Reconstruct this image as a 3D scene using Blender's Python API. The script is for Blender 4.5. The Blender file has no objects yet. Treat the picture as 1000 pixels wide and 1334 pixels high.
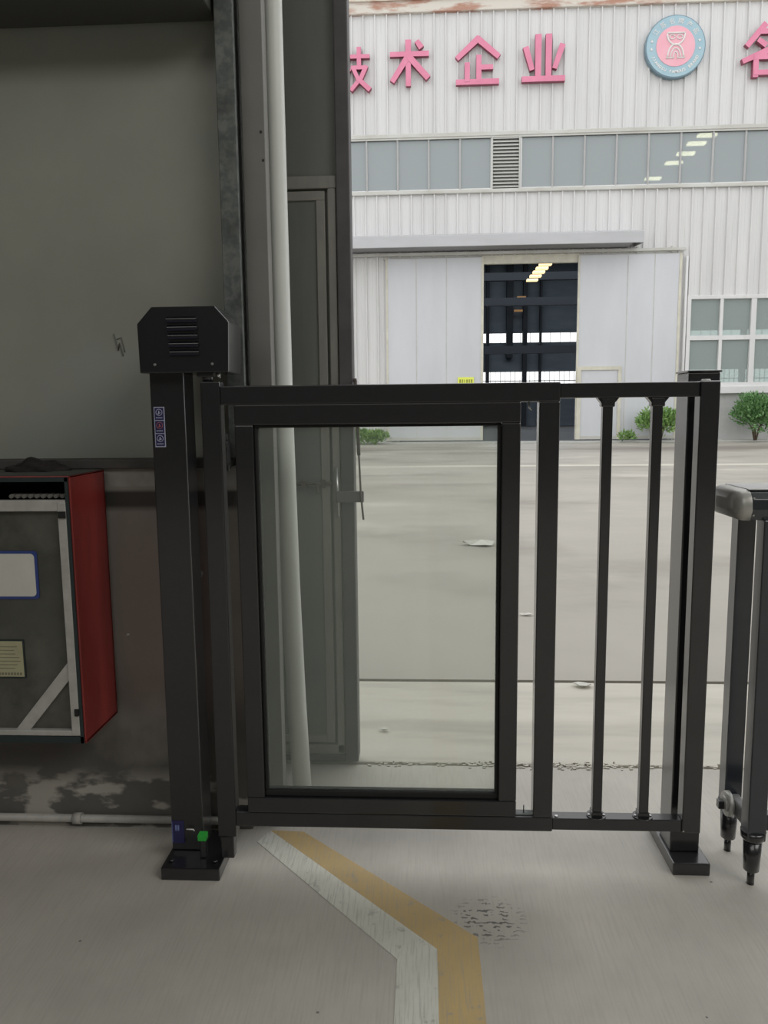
import bpy, bmesh, math, random
from mathutils import Vector, Matrix
random.seed(7)
C = bpy.context.scene.collection
SC = bpy.context.scene

# ------------------------------------------------------------------ camera, world, light, exposure
def setup_camera():
    pitch, yaw, roll = math.atan(.131), math.radians(3.0), math.radians(-0.6)
    fw = Vector((-math.sin(yaw)*math.cos(pitch), math.cos(yaw)*math.cos(pitch), -math.sin(pitch)))
    rt = Vector((math.cos(yaw), math.sin(yaw), 0)); up = rt.cross(fw)
    c, s = math.cos(roll), math.sin(roll)
    R, U = rt*c + up*s, up*c - rt*s
    cam = bpy.data.cameras.new('camera'); o = bpy.data.objects.new('camera', cam); C.objects.link(o)
    m = Matrix((R, U, -fw)).transposed().to_4x4(); m.translation = Vector((0, 0, 1.2))
    o.matrix_world = m
    cam.sensor_fit = 'VERTICAL'; cam.sensor_height = 24.0
    cam.lens = 24.0*1000/1334; cam.clip_start = .02; cam.clip_end = 300
    SC.camera = o
setup_camera()
SC.view_settings.view_transform = 'Standard'; SC.view_settings.look = 'None'
SC.view_settings.gamma = 1; SC.view_settings.use_curve_mapping = False
SC.view_settings.exposure = 0.08
w = bpy.data.worlds.new('overcast_sky'); SC.world = w; w.use_nodes = True
bg = w.node_tree.nodes['Background']; bg.inputs[0].default_value = (.965, .975, .98, 1); bg.inputs[1].default_value = 1.45
def area(name, loc, sx, sy, power, color=(1, .97, .9), rot=(0, 0, 0)):
    l = bpy.data.lights.new(name, 'AREA'); l.shape = 'RECTANGLE'; l.size = sx; l.size_y = sy
    l.energy = power; l.color = color
    o = bpy.data.objects.new(name, l); C.objects.link(o); o.location = loc; o.rotation_euler = rot
area('hall_light', (-2.0, -4.5, 5.3), 5, 4, 120, (1, .99, .95))
area('factory_light', (6, 44, 12), 20, 14, 1800, (.8, .9, 1))
area('hall_light', (5.0, -2.5, 5.3), 5, 5, 250, (1, .99, .95))

# ------------------------------------------------------------------ materials
def mat(name, c1, c2=None, scale=6, rough=.6, metal=0, bump=0, stretch=(1, 1, 1), lo=.35, hi=.65, c3=None, s3=1.5,
        lo3=.5, hi3=.7, spec=.5, st3=None, emit=None, es=0, det=8, r2=None, coat=0, ior=1.5):
    m = bpy.data.materials.new(name); m.use_nodes = True
    nt = m.node_tree; N = nt.nodes; L = nt.links; b = N['Principled BSDF']
    b.inputs['Base Color'].default_value = (*c1, 1); b.inputs['Roughness'].default_value = rough
    b.inputs['Metallic'].default_value = metal; b.inputs['Specular IOR Level'].default_value = spec
    b.inputs['Coat Weight'].default_value = coat; b.inputs['IOR'].default_value = ior; b.inputs['Coat Roughness'].default_value = .15
    if emit: b.inputs['Emission Color'].default_value = (*emit, 1); b.inputs['Emission Strength'].default_value = es
    if c2 is None and not bump: return m
    tc = N.new('ShaderNodeTexCoord')
    def noise(sc, st, detail):
        mp = N.new('ShaderNodeMapping'); mp.inputs['Scale'].default_value = st; L.new(tc.outputs['Object'], mp.inputs[0])
        n = N.new('ShaderNodeTexNoise'); n.inputs['Scale'].default_value = sc; n.inputs['Detail'].default_value = detail
        n.inputs['Roughness'].default_value = .6; L.new(mp.outputs[0], n.inputs['Vector']); return n.outputs['Fac']
    n1 = noise(scale, stretch, det); last = None
    if c2 is not None:
        r = N.new('ShaderNodeMapRange'); r.inputs[1].default_value = lo; r.inputs[2].default_value = hi; L.new(n1, r.inputs[0])
        mx = N.new('ShaderNodeMix'); mx.data_type = 'RGBA'; mx.inputs[6].default_value = (*c1, 1); mx.inputs[7].default_value = (*c2, 1)
        L.new(r.outputs[0], mx.inputs[0]); last = mx.outputs[2]
        if r2 is not None:
            rr = N.new('ShaderNodeMapRange'); rr.inputs[3].default_value = rough; rr.inputs[4].default_value = r2
            L.new(r.outputs[0], rr.inputs[0]); L.new(rr.outputs[0], b.inputs['Roughness'])
    if c3 is not None:
        n3 = noise(s3, st3 or stretch, 6)
        r = N.new('ShaderNodeMapRange'); r.inputs[1].default_value = lo3; r.inputs[2].default_value = hi3; L.new(n3, r.inputs[0])
        mx = N.new('ShaderNodeMix'); mx.data_type = 'RGBA'; L.new(last, mx.inputs[6]); mx.inputs[7].default_value = (*c3, 1)
        L.new(r.outputs[0], mx.inputs[0]); last = mx.outputs[2]
    if last is not None: L.new(last, b.inputs['Base Color'])
    if bump:
        bp = N.new('ShaderNodeBump'); bp.inputs['Strength'].default_value = bump; bp.inputs['Distance'].default_value = .01
        L.new(n1, bp.inputs['Height']); L.new(bp.outputs[0], b.inputs['Normal'])
    return m

def glass(name, tint, opac, dust, rough=.02, trans=0.0):
    """thin pane: clear part, a mirror-like part and a dusty part"""
    m = bpy.data.materials.new(name); m.use_nodes = True; nt = m.node_tree; N = nt.nodes; L = nt.links
    for n in list(N): N.remove(n)
    out = N.new('ShaderNodeOutputMaterial'); tr = N.new('ShaderNodeBsdfTransparent'); tr.inputs[0].default_value = (*tint, 1)
    df = N.new('ShaderNodeBsdfDiffuse'); df.inputs[0].default_value = (*dust, 1)
    tl = N.new('ShaderNodeBsdfTranslucent'); tl.inputs[0].default_value = (*dust, 1); m0 = N.new('ShaderNodeMixShader'); m0.inputs[0].default_value = trans
    L.new(df.outputs[0], m0.inputs[1]); L.new(tl.outputs[0], m0.inputs[2])
    gl = N.new('ShaderNodeBsdfGlossy'); gl.inputs['Roughness'].default_value = rough
    fr = N.new('ShaderNodeFresnel'); fr.inputs[0].default_value = 1.45
    m1 = N.new('ShaderNodeMixShader'); m1.inputs[0].default_value = opac; L.new(tr.outputs[0], m1.inputs[1]); L.new(m0.outputs[0], m1.inputs[2])
    m2 = N.new('ShaderNodeMixShader'); L.new(fr.outputs[0], m2.inputs[0]); L.new(m1.outputs[0], m2.inputs[1]); L.new(gl.outputs[0], m2.inputs[2])
    L.new(m2.outputs[0], out.inputs[0]); return m

M = dict(
 black=mat('black_powder_coat', (.0065, .0065, .0085), (.009, .009, .011), 40, .36, 0, .02, coat=1, ior=1.5),
 black2=mat('black_powder_coat_smooth', (.006, .0065, .009), rough=.32, coat=1, ior=1.5),
 blackrub=mat('black_rubber', (.01, .01, .01), rough=.75),
 slot=mat('black_slot', (.008, .008, .026), rough=.9),
 blueblack=mat('blue_black_paint', (.009, .013, .022), (.013, .017, .026), 30, .33, coat=1, ior=1.5),
 silver=mat('brushed_metal', (.6, .6, .6), rough=.3, metal=1),
 captone=mat('grey_cap_plastic', (.42, .42, .39), (.5, .49, .46), 20, .35, .3),
 alu=mat('aluminium', (.5, .49, .46), (.42, .41, .38), 30, .45, .2),
 galv=mat('galvanised_steel', (.10, .115, .11), (.17, .18, .17), 45, .55, .25, .05, lo=.4, hi=.6, c3=(.06, .065, .06), s3=8),
 greysteel=mat('grey_painted_steel', (.215, .21, .195), (.185, .182, .168), 5, .5, 0, 0),
 clad=mat('cladding', (.33, .33, .285), (.29, .295, .255), 3, .55, 0, 0, c3=(.29, .315, .295), s3=2),
 leafm=mat('gate_leaf_paint', (.19, .2, .185), (.165, .175, .16), 4, .5, stretch=(3, 3, .5)),
 trimm=mat('gate_trim', (.3, .29, .26), (.25, .24, .22), 20, .5, stretch=(1, 1, .3)),
 leafdark=mat('gate_leaf_edge', (.085, .08, .085), (.11, .105, .105), 12, .55),
 pvc=mat('white_pvc', (.78, .8, .76), (.68, .7, .66), 3, .4, stretch=(1, 1, .4)),
 pvcdirty=mat('grimy_pvc', (.5, .49, .45), (.36, .35, .32), 10, .5),
 red=mat('red_enamel', (.31, .038, .033), (.24, .03, .026), 5, .35, stretch=(1, 1, .3), c3=(.14, .018, .016), s3=3),
 cabdark=mat('dark_green_rim', (.018, .03, .03), rough=.5),
 cabin=mat('cabinet_inside', (.012, .012, .012), rough=.8),
 cabglass=mat('murky_cabinet_glass', (.085, .085, .07), (.05, .052, .045), 5, .25, 0, 0, c3=(.12, .115, .095), s3=4),
 paper=mat('white_paper', (.62, .61, .56), (.56, .55, .5), 6, .7),
 oldpaper=mat('yellowed_paper', (.42, .4, .25), (.36, .34, .22), 12, .8),
 blueink=mat('blue_ink', (.03, .055, .22), rough=.6),
 ink=mat('dark_ink', (.04, .04, .04), rough=.8),
 stickblue=mat('navy_sticker', (.022, .022, .09), rough=.4),
 stickline=mat('sticker_print', (.5, .52, .66), rough=.5),
 stickred=mat('sticker_red', (.42, .12, .12), rough=.5),
 green=mat('green_plastic', (.03, .42, .05), rough=.4),
 white=mat('white_wire', (.7, .7, .68), rough=.5),
 cloth=mat('black_cloth', (.012, .011, .01), (.025, .02, .018), 20, .95, 0, .3),
 fac=mat('white_profiled_sheet', (.665, .66, .655), (.605, .60, .595), 1.2, .5, stretch=(1, 1, .15), c3=(.55, .55, .54), s3=3, st3=(1.5, 1, .1), lo3=.55, hi3=.8),
 facplain=mat('white_plain_sheet', (.58, .59, .615), (.53, .54, .565), .8, .45, stretch=(1, 1, .3)),
 factrim=mat('off_white_trim', (.55, .55, .52), (.45, .44, .40), 3, .6, stretch=(.3, 1, 1)),
 cream=mat('cream_trim', (.62, .60, .50), (.52, .5, .42), 3, .6),
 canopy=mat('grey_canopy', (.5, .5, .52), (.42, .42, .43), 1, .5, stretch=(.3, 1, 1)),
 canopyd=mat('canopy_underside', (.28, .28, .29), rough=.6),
 rust=mat('rusty_flashing', (.6, .56, .50), (.40, .22, .16), 1.4, .7, 0, 0, stretch=(.5, 1, 2), lo=.47, hi=.60),
 plinth=mat('painted_plinth', (.5, .5, .49), (.42, .42, .41), 1.5, .8),
 louver=mat('louvre_grey', (.5, .5, .47), rough=.6),
 louvgap=mat('louvre_gap', (.12, .12, .12), rough=.8),
 pink=mat('faded_red_letter', (.70, .235, .36), (.64, .20, .31), 2, .5),
 pinkside=mat('letter_return', (.28, .07, .11), rough=.6),
 embring=mat('emblem_blue_ring', (.34, .48, .54), (.30, .45, .52), 2, .5),
 embdark=mat('emblem_edge', (.17, .25, .30), rough=.5),
 embpink=mat('emblem_pink', (.75, .36, .43), (.78, .42, .48), 1.5, .5),
 embwhite=mat('emblem_white', (.7, .68, .66), rough=.5),
 dark_in=mat('hall_interior', (.15, .175, .20), (.20, .225, .25), .4, .8, stretch=(1, 1, 4)),
 dark_beam=mat('hall_steel', (.03, .033, .04), rough=.7),
 lampm=mat('warm_lamp', (.9, .7, .4), emit=(1, .72, .38), es=1.3),
 lampd=mat('dim_lamp', (.5, .3, .15), emit=(1, .55, .2), es=.16),
 yellow=mat('yellow_plate', (.75, .8, .12), rough=.5),
 leaf1=mat('leaf_green', (.10, .23, .075), (.17, .32, .12), 3, .5),
 leaf2=mat('leaf_yellow_green', (.22, .36, .10), (.15, .28, .08), 3, .5),
 bark=mat('bark', (.12, .09, .06), rough=.9),
 wallin=mat('hall_wall', (.17, .17, .165), (.13, .13, .125), 2, .8),
 ceil=mat('hall_ceiling', (.2, .2, .2), rough=.8),
 soil=mat('dark_gap', (.05, .047, .042), (.09, .085, .07), 20, .95),
 rod=mat('rusty_rod', (.1, .085, .075), (.14, .11, .09), 30, .7),
 paneglass=glass('gate_glass', (.955, .965, .945), .10, (.6, .68, .62), trans=.65),
 facglass=glass('factory_glass', (.55, .62, .62), .62, (.46, .50, .51), .15),
 facglass2=glass('factory_glass_low', (.72, .8, .78), .5, (.42, .48, .46), .1),
)

def floor_material():
    m = mat('hall_concrete', (.56, .53, .475), (.46, .44, .395), 2.2, .55, 0, .06, det=12, r2=.7,
            c3=(.36, .34, .30), s3=.9, lo3=.5, hi3=.75)
    nt = m.node_tree; N = nt.nodes; L = nt.links; b = N['Principled BSDF']
    src = b.inputs['Base Color'].links[0].from_socket
    tc = N.new('ShaderNodeTexCoord')
    def mix(src, fac, col):
        mx = N.new('ShaderNodeMix'); mx.data_type = 'RGBA'; L.new(src, mx.inputs[6]); mx.inputs[7].default_value = (*col, 1)
        L.new(fac, mx.inputs[0]); return mx.outputs[2]
    def math_(op, a, b_):
        n = N.new('ShaderNodeMath'); n.operation = op
        for i, v in enumerate((a, b_)):
            if isinstance(v, (int, float)): n.inputs[i].default_value = v
            else: L.new(v, n.inputs[i])
        n.use_clamp = op == 'MULTIPLY'; return n.outputs[0]
    # fine brushed lines in the slab
    mp = N.new('ShaderNodeMapping'); mp.inputs['Scale'].default_value = (60, 3, 1); mp.inputs['Rotation'].default_value = (0, 0, .7)
    L.new(tc.outputs['Object'], mp.inputs[0]); n = N.new('ShaderNodeTexNoise'); n.inputs['Scale'].default_value = 3
    L.new(mp.outputs[0], n.inputs[0]); r = N.new('ShaderNodeMapRange'); r.inputs[1].default_value = .45; r.inputs[2].default_value = .75
    r.inputs[4].default_value = .35; L.new(n.outputs[0], r.inputs[0]); src = mix(src, r.outputs[0], (.36, .345, .305))
    # specks
    v = N.new('ShaderNodeTexVoronoi'); v.inputs['Scale'].default_value = 9; L.new(tc.outputs['Object'], v.inputs[0])
    sp = math_('LESS_THAN', v.outputs['Distance'], .035); src = mix(src, math_('MULTIPLY', sp, .75), (.1, .095, .09))
    # scuffed tyre print near the painted line
    g = N.new('ShaderNodeVectorMath'); g.operation = 'DISTANCE'; L.new(tc.outputs['Object'], g.inputs[0]); g.inputs[1].default_value = (.15, 1.69, 0)
    mk = N.new('ShaderNodeMapRange'); mk.inputs[1].default_value = .10; mk.inputs[2].default_value = .05; L.new(g.outputs['Value'], mk.inputs[0])
    v2 = N.new('ShaderNodeTexWave'); v2.wave_type = 'RINGS'; v2.inputs['Scale'].default_value = 22; v2.inputs['Distortion'].default_value = 5
    v2.inputs['Detail Scale'].default_value = 3
    mp2 = N.new('ShaderNodeMapping'); mp2.inputs['Location'].default_value = (-.17, -1.66, 0); L.new(tc.outputs['Object'], mp2.inputs[0]); L.new(mp2.outputs[0], v2.inputs[0])
    n2 = N.new('ShaderNodeTexNoise'); n2.inputs['Scale'].default_value = 45; L.new(tc.outputs['Object'], n2.inputs[0])
    a = math_('GREATER_THAN', v2.outputs['Fac'], .62); c = math_('GREATER_THAN', n2.outputs[0], .52)
    f = math_('MULTIPLY', math_('MULTIPLY', a, c), mk.outputs[0]); src = mix(src, math_('MULTIPLY', f, .8), (.07, .065, .06))
    L.new(src, b.inputs['Base Color']); return m

def worn_paint(name, col, col2):
    m = mat(name, col, col2, 7, .6, 0, .05, c3=(.32, .31, .28), s3=28, lo3=.60, hi3=.72)
    nt = m.node_tree; N = nt.nodes; L = nt.links; b = N['Principled BSDF']
    src = b.inputs['Base Color'].links[0].from_socket; tc = N.new('ShaderNodeTexCoord')
    mp = N.new('ShaderNodeMapping'); mp.inputs['Scale'].default_value = (70, 4, 1); mp.inputs['Rotation'].default_value = (0, 0, .7)
    L.new(tc.outputs['Object'], mp.inputs[0]); n = N.new('ShaderNodeTexNoise'); n.inputs['Scale'].default_value = 3; L.new(mp.outputs[0], n.inputs[0])
    r = N.new('ShaderNodeMapRange'); r.inputs[1].default_value = .5; r.inputs[2].default_value = .7; r.inputs[4].default_value = .45; L.new(n.outputs[0], r.inputs[0])
    mx = N.new('ShaderNodeMix'); mx.data_type = 'RGBA'; L.new(src, mx.inputs[6]); mx.inputs[7].default_value = (.33, .32, .28, 1); L.new(r.outputs[0], mx.inputs[0])
    L.new(mx.outputs[2], b.inputs['Base Color']); return m

def dirty_wall():
    m = mat('stained_masonry', (.30, .28, .25), (.21, .195, .175), 2.5, .85, 0, .25, det=12, c3=(.14, .12, .105), s3=1.6, lo3=.5, hi3=.72)
    nt = m.node_tree; N = nt.nodes; L = nt.links; b = N['Principled BSDF']
    src = b.inputs['Base Color'].links[0].from_socket; tc = N.new('ShaderNodeTexCoord')
    sx = N.new('ShaderNodeSeparateXYZ'); L.new(tc.outputs['Object'], sx.inputs[0])
    def band(z0, z1, z2, z3, scale, lo, hi, col, src, amt=1, st=(1, 1, 1)):
        a = N.new('ShaderNodeMapRange'); a.inputs[1].default_value = z0; a.inputs[2].default_value = z1; L.new(sx.outputs[2], a.inputs[0])
        c = N.new('ShaderNodeMapRange'); c.inputs[1].default_value = z3; c.inputs[2].default_value = z2; L.new(sx.outputs[2], c.inputs[0])
        mp = N.new('ShaderNodeMapping'); mp.inputs['Scale'].default_value = st; L.new(tc.outputs['Object'], mp.inputs[0])
        n = N.new('ShaderNodeTexNoise'); n.inputs['Scale'].default_value = scale; n.inputs['Detail'].default_value = 10; L.new(mp.outputs[0], n.inputs[0])
        r = N.new('ShaderNodeMapRange'); r.inputs[1].default_value = lo; r.inputs[2].default_value = hi; r.inputs[4].default_value = amt; L.new(n.outputs[0], r.inputs[0])
        f = a.outputs[0]
        for o in (c.outputs[0], r.outputs[0]):
            q = N.new('ShaderNodeMath'); q.operation = 'MULTIPLY'; L.new(f, q.inputs[0]); L.new(o, q.inputs[1]); f = q.outputs[0]
        mx = N.new('ShaderNodeMix'); mx.data_type = 'RGBA'; L.new(src, mx.inputs[6]); mx.inputs[7].default_value = (*col, 1); L.new(f, mx.inputs[0])
        return mx.outputs[2]
    src = band(.3, .42, .75, 1.0, 2.2, .3, .55, (.25, .20, .175), src, .7, (2, 1, .4))
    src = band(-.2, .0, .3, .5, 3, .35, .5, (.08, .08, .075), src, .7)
    src = band(-.1, .02, .13, .19, 13, .49, .55, (.40, .38, .34), src, 1, (.5, 1, 1))
    src = band(1.0, 1.005, 1.06, 1.08, 14, .35, .6, (.30, .295, .27), src)
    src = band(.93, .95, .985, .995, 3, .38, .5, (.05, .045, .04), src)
    src = band(.1, .3, 1, 1.1, 22, .735, .75, (.5, .5, .45), src)
    L.new(src, b.inputs['Base Color']); return m

def yard_material():
    m = mat('yard_concrete', (.41, .385, .34), (.335, .315, .275), .45, .6, 0, .05, stretch=(.7, 1, 1), det=12,
            c3=(.23, .21, .18), s3=.42, st3=(.6, 1, 1), lo3=.50, hi3=.68)
    nt = m.node_tree; N = nt.nodes; L = nt.links; b = N['Principled BSDF']
    src = b.inputs['Base Color'].links[0].from_socket; tc = N.new('ShaderNodeTexCoord')
    mp = N.new('ShaderNodeMapping'); mp.inputs['Scale'].default_value = (.8, 1, 1); mp.inputs['Rotation'].default_value = (0, 0, .35); L.new(tc.outputs['Object'], mp.inputs[0])
    n = N.new('ShaderNodeTexNoise'); n.inputs['Scale'].default_value = .6; n.inputs['Detail'].default_value = 8; L.new(mp.outputs[0], n.inputs[0])
    r = N.new('ShaderNodeMapRange'); r.inputs[1].default_value = .58; r.inputs[2].default_value = .72; L.new(n.outputs[0], r.inputs[0])
    mx = N.new('ShaderNodeMix'); mx.data_type = 'RGBA'; L.new(src, mx.inputs[6]); mx.inputs[7].default_value = (.50, .47, .415, 1); L.new(r.outputs[0], mx.inputs[0])
    # pale joint far out and damp streaks near the factory
    sx = N.new('ShaderNodeSeparateXYZ'); L.new(tc.outputs['Object'], sx.inputs[0]); src = mx.outputs[2]
    for y0, wd, sc_, lo_, hi_, col, amt in ((13.5, .35, .5, .3, .5, (.62, .59, .51), .8), (20.5, 2.2, .5, .42, .55, (.20, .175, .15), .85), (8.5, 2.5, .45, .5, .6, (.27, .245, .205), .4)):
        d = N.new('ShaderNodeMath'); d.operation = 'SUBTRACT'; L.new(sx.outputs[1], d.inputs[0]); d.inputs[1].default_value = y0
        a = N.new('ShaderNodeMath'); a.operation = 'ABSOLUTE'; L.new(d.outputs[0], a.inputs[0])
        k = N.new('ShaderNodeMapRange'); k.inputs[1].default_value = wd; k.inputs[2].default_value = wd*.3; L.new(a.outputs[0], k.inputs[0])
        mp = N.new('ShaderNodeMapping'); mp.inputs['Scale'].default_value = (.3, 1, 1); mp.inputs['Location'].default_value = (y0, 0, 0); L.new(tc.outputs['Object'], mp.inputs[0])
        n = N.new('ShaderNodeTexNoise'); n.inputs['Scale'].default_value = sc_; n.inputs['Detail'].default_value = 8; L.new(mp.outputs[0], n.inputs[0])
        r = N.new('ShaderNodeMapRange'); r.inputs[1].default_value = lo_; r.inputs[2].default_value = hi_; r.inputs[4].default_value = amt; L.new(n.outputs[0], r.inputs[0])
        q = N.new('ShaderNodeMath'); q.operation = 'MULTIPLY'; L.new(k.outputs[0], q.inputs[0]); L.new(r.outputs[0], q.inputs[1])
        m2 = N.new('ShaderNodeMix'); m2.data_type = 'RGBA'; L.new(q.outputs[0], m2.inputs[0]); L.new(src, m2.inputs[6]); m2.inputs[7].default_value = (*col, 1); src = m2.outputs[2]
    L.new(src, b.inputs['Base Color'])
    return m
M['floor'] = floor_material(); M['wall'] = dirty_wall(); M['yard'] = yard_material()
M['ramp'] = mat('ramp_concrete', (.60, .57, .505), (.50, .47, .40), 1.6, .7, 0, .08, stretch=(.5, 3, 1), det=12, c3=(.38, .365, .33), s3=1.2, st3=(.5, 4, 1), lo3=.5, hi3=.75)
M['lwhite'] = worn_paint('worn_white_paint', (.70, .70, .63), (.60, .60, .53)); M['lyellow'] = worn_paint('worn_yellow_paint', (.58, .42, .19), (.50, .37, .18))

# ------------------------------------------------------------------ mesh helpers
class MB:
    def __init__(s): s.b = bmesh.new()
    def box(s, x0, x1, y0, y1, z0, z1, bev=0, seg=2):
        t = bmesh.new(); bmesh.ops.create_cube(t, size=1)
        for v in t.verts: v.co = Vector(((x0+x1)/2+v.co.x*(x1-x0), (y0+y1)/2+v.co.y*(y1-y0), (z0+z1)/2+v.co.z*(z1-z0)))
        if bev:
            bev = min(bev, .45*min(abs(x1-x0), abs(y1-y0), abs(z1-z0)))
            bmesh.ops.bevel(t, geom=list(t.edges), offset=bev, segments=seg, affect='EDGES', profile=.5)
        s.add(t); return s
    def add(s, t, smooth=False):
        mp = {}
        for v in t.verts: mp[v] = s.b.verts.new(v.co)
        for f in t.faces:
            try: nf = s.b.faces.new([mp[v] for v in f.verts]); nf.smooth = f.smooth or smooth; nf.material_index = f.material_index
            except ValueError: pass
        t.free()
    def tube(s, pts, r, seg=12, cap=True, r2=None):
        """round bar along points; r may be a list"""
        pts = [Vector(p) for p in pts]; n = len(pts); rs = r if isinstance(r, (list, tuple)) else [r]*n
        rings = []; up = None
        for i, p in enumerate(pts):
            d = (pts[min(i+1, n-1)]-pts[max(i-1, 0)]).normalized()
            if up is None: up = d.orthogonal().normalized()
            up = (up-d*up.dot(d)).normalized(); sd = d.cross(up)
            rings.append([s.b.verts.new(p+(up*math.cos(a)+sd*math.sin(a))*rs[i]) for a in [2*math.pi*k/seg for k in range(seg)]])
        for a, b in zip(rings, rings[1:]):
            for k in range(seg):
                f = s.b.faces.new((a[k], a[(k+1) % seg], b[(k+1) % seg], b[k])); f.smooth = True
        if cap: s.b.faces.new(rings[0][::-1]); s.b.faces.new(rings[-1])
        return s
    def prism(s, poly, axis, a, b, side_mat=0, bev=0):
        """poly of 2D points extruded along an axis between a and b"""
        def P(u, v, t): return {'x': (t, u, v), 'y': (u, t, v), 'z': (u, v, t)}[axis]
        t = bmesh.new(); A = [t.verts.new(P(u, v, a)) for u, v in poly]; B = [t.verts.new(P(u, v, b)) for u, v in poly]
        t.faces.new(A); t.faces.new(B[::-1]); n = len(poly)
        for i in range(n): f = t.faces.new((A[i], B[i], B[(i+1) % n], A[(i+1) % n])); f.material_index = side_mat
        bmesh.ops.recalc_face_normals(t, faces=list(t.faces))
        if bev: bmesh.ops.bevel(t, geom=list(t.edges), offset=bev, segments=2, affect='EDGES', profile=.5)
        s.add(t); return s
    def build(s, name, m, parent=None, origin=None):
        bmesh.ops.recalc_face_normals(s.b, faces=list(s.b.faces)) if False else None
        if parent is not None:
            org = Vector(parent['_o']) if '_o' in parent else Vector((0, 0, 0))
        elif origin is not None: org = Vector(origin)
        else: org = Vector((0, 0, 0))
        for v in s.b.verts: v.co -= org
        me = bpy.data.meshes.new(name); s.b.to_mesh(me); s.b.free()
        for q in (m if isinstance(m, (list, tuple)) else [m]): me.materials.append(q)
        o = bpy.data.objects.new(name, me); C.objects.link(o)
        if parent is not None: o.parent = parent
        else: o.location = org
        o['_o'] = tuple(org); return o
def box(name, m, parent, *a, bev=0, origin=None): return MB().box(*a, bev=bev).build(name, m, parent, origin)
def thing(name, loc, label, cat, group=None):
    o = bpy.data.objects.new(name, None); C.objects.link(o); o.location = loc; o.empty_display_size = .1
    o['_o'] = tuple(loc); return tag(o, label, cat, group)
def tag(o, label, cat, group=None, kind=None):
    o['label'] = label; o['category'] = cat
    if group: o['group'] = group
    if kind: o['kind'] = kind
    return o
def struct(o): o['kind'] = 'structure'; return o
def copy_tree(o, parent=None):
    c = o.copy(); C.objects.link(c)
    if parent is not None: c.parent = parent
    for ch in [x for x in bpy.data.objects if x.parent == o]: copy_tree(ch, c)
    return c
def rrect(x0, x1, z0, z1, r, n=5):
    p = []
    for cx, cz, a0 in ((x1-r, z1-r, 0), (x0+r, z1-r, 90), (x0+r, z0+r, 180), (x1-r, z0+r, 270)):
        p += [(cx+r*math.cos(math.radians(a0+90*k/n)), cz+r*math.sin(math.radians(a0+90*k/n))) for k in range(n+1)]
    return p
def glyph(char, size, depth, offset, m, name, parent, centre, yfront, rot=0, sx=1.0, target=None):
    """one solid character standing on a wall that faces -Y; target = (x0,x1,z0,z1) fits its outline box"""
    cu = bpy.data.curves.new('glyph', 'FONT'); cu.body = char; cu.size = size; cu.extrude = depth/2; cu.offset = offset
    cu.resolution_u = 3
    t = bpy.data.objects.new('glyph', cu); C.objects.link(t)
    bpy.context.view_layer.update()
    dg = bpy.context.evaluated_depsgraph_get(); me = bpy.data.meshes.new_from_object(t.evaluated_get(dg))
    bpy.data.objects.remove(t); 
    xs = [v.co.x for v in me.vertices]; ys = [v.co.y for v in me.vertices]
    x0, x1, y0, y1 = min(xs), max(xs), min(ys), max(ys)
    org = Vector(parent['_o']) if parent is not None else Vector(centre)
    ca, sa = math.cos(rot), math.sin(rot)
    for v in me.vertices:
        u = v.co.x-(x0+x1)/2; w_ = v.co.y-(y0+y1)/2; d = v.co.z
        if target: u *= (target[1]-target[0])/(x1-x0); w_ *= (target[3]-target[2])/(y1-y0)
        u *= sx
        u, w_ = u*ca-w_*sa, u*sa+w_*ca
        v.co = Vector((centre[0]+u, yfront-d+depth/2, centre[2]+w_))-org
    me.materials.clear()
    mm = m if isinstance(m, (list, tuple)) else [m]
    for q in mm: me.materials.append(q)
    if len(mm) > 1:
        for p in me.polygons: p.material_index = 0 if abs(p.normal.y) > .7 else 1
    o = bpy.data.objects.new(name, me); C.objects.link(o)
    if parent is not None: o.parent = parent
    else: o.location = org
    o['_o'] = tuple(org); return o

# ================================================================== THE HALL WE STAND IN
XL, XR, YB, ZC = -6.0, 8.0, -9.0, 5.5
struct(box('floor', M['floor'], None, XL-.2, XR+.2, YB-.2, 2.49, -.25, 0))
struct(box('ceiling', M['ceil'], None, XL-.2, XR+.2, YB-.2, 2.4, ZC, ZC+.2))
struct(box('wall_left', M['wallin'], None, XL-.2, XL, YB, 2.07, 0, ZC))
struct(box('wall_right', M['wallin'], None, XR, XR+.2, YB, 2.07, 0, ZC))
struct(box('wall_back', M['wallin'], None, XL-.2, XR+.2, YB-.2, YB, 0, ZC))
b = MB(); b.box(XL-.2, -.50, 2.07, 2.30, -.02, 1.055, bev=.004)
wf = struct(b.build('wall_front', [M['wall']], None))
b = MB(); b.box(XL-.2, -.52, 2.125, 2.35, 1.055, ZC)               # sheet cladding above the masonry
for k in range(9):                                                    # shallow seams between the sheets
    x = -1.62-k*.52
    b.box(x, x+.012, 2.119, 2.126, 1.06, ZC)
b.build('cladding_panel', M['clad'], wf)
b = MB(); b.box(XL-.2, -.525, 2.055, 2.13, 1.052, 1.078, bev=.003)  # ledge strip, coloured dark to stand for the shadow along the ledge
b.build('sill_shadow_strip', mat('sill_shadow', (.05, .05, .045), (.08, .075, .07), 12, .8), wf)
b = MB(); b.box(-.36, 6.6, 2.07, 2.35, 5.2, ZC).box(6.6, XR+.2, 2.07, 2.35, 0, ZC)
b.build('door_head_wall', M['clad'], wf)
struct(box('trim_1', mat('dark_beam_paint', (.06, .062, .055), rough=.7), None, XL, -.53, 1.93, 2.10, 2.2, 2.42, bev=.005))

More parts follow.
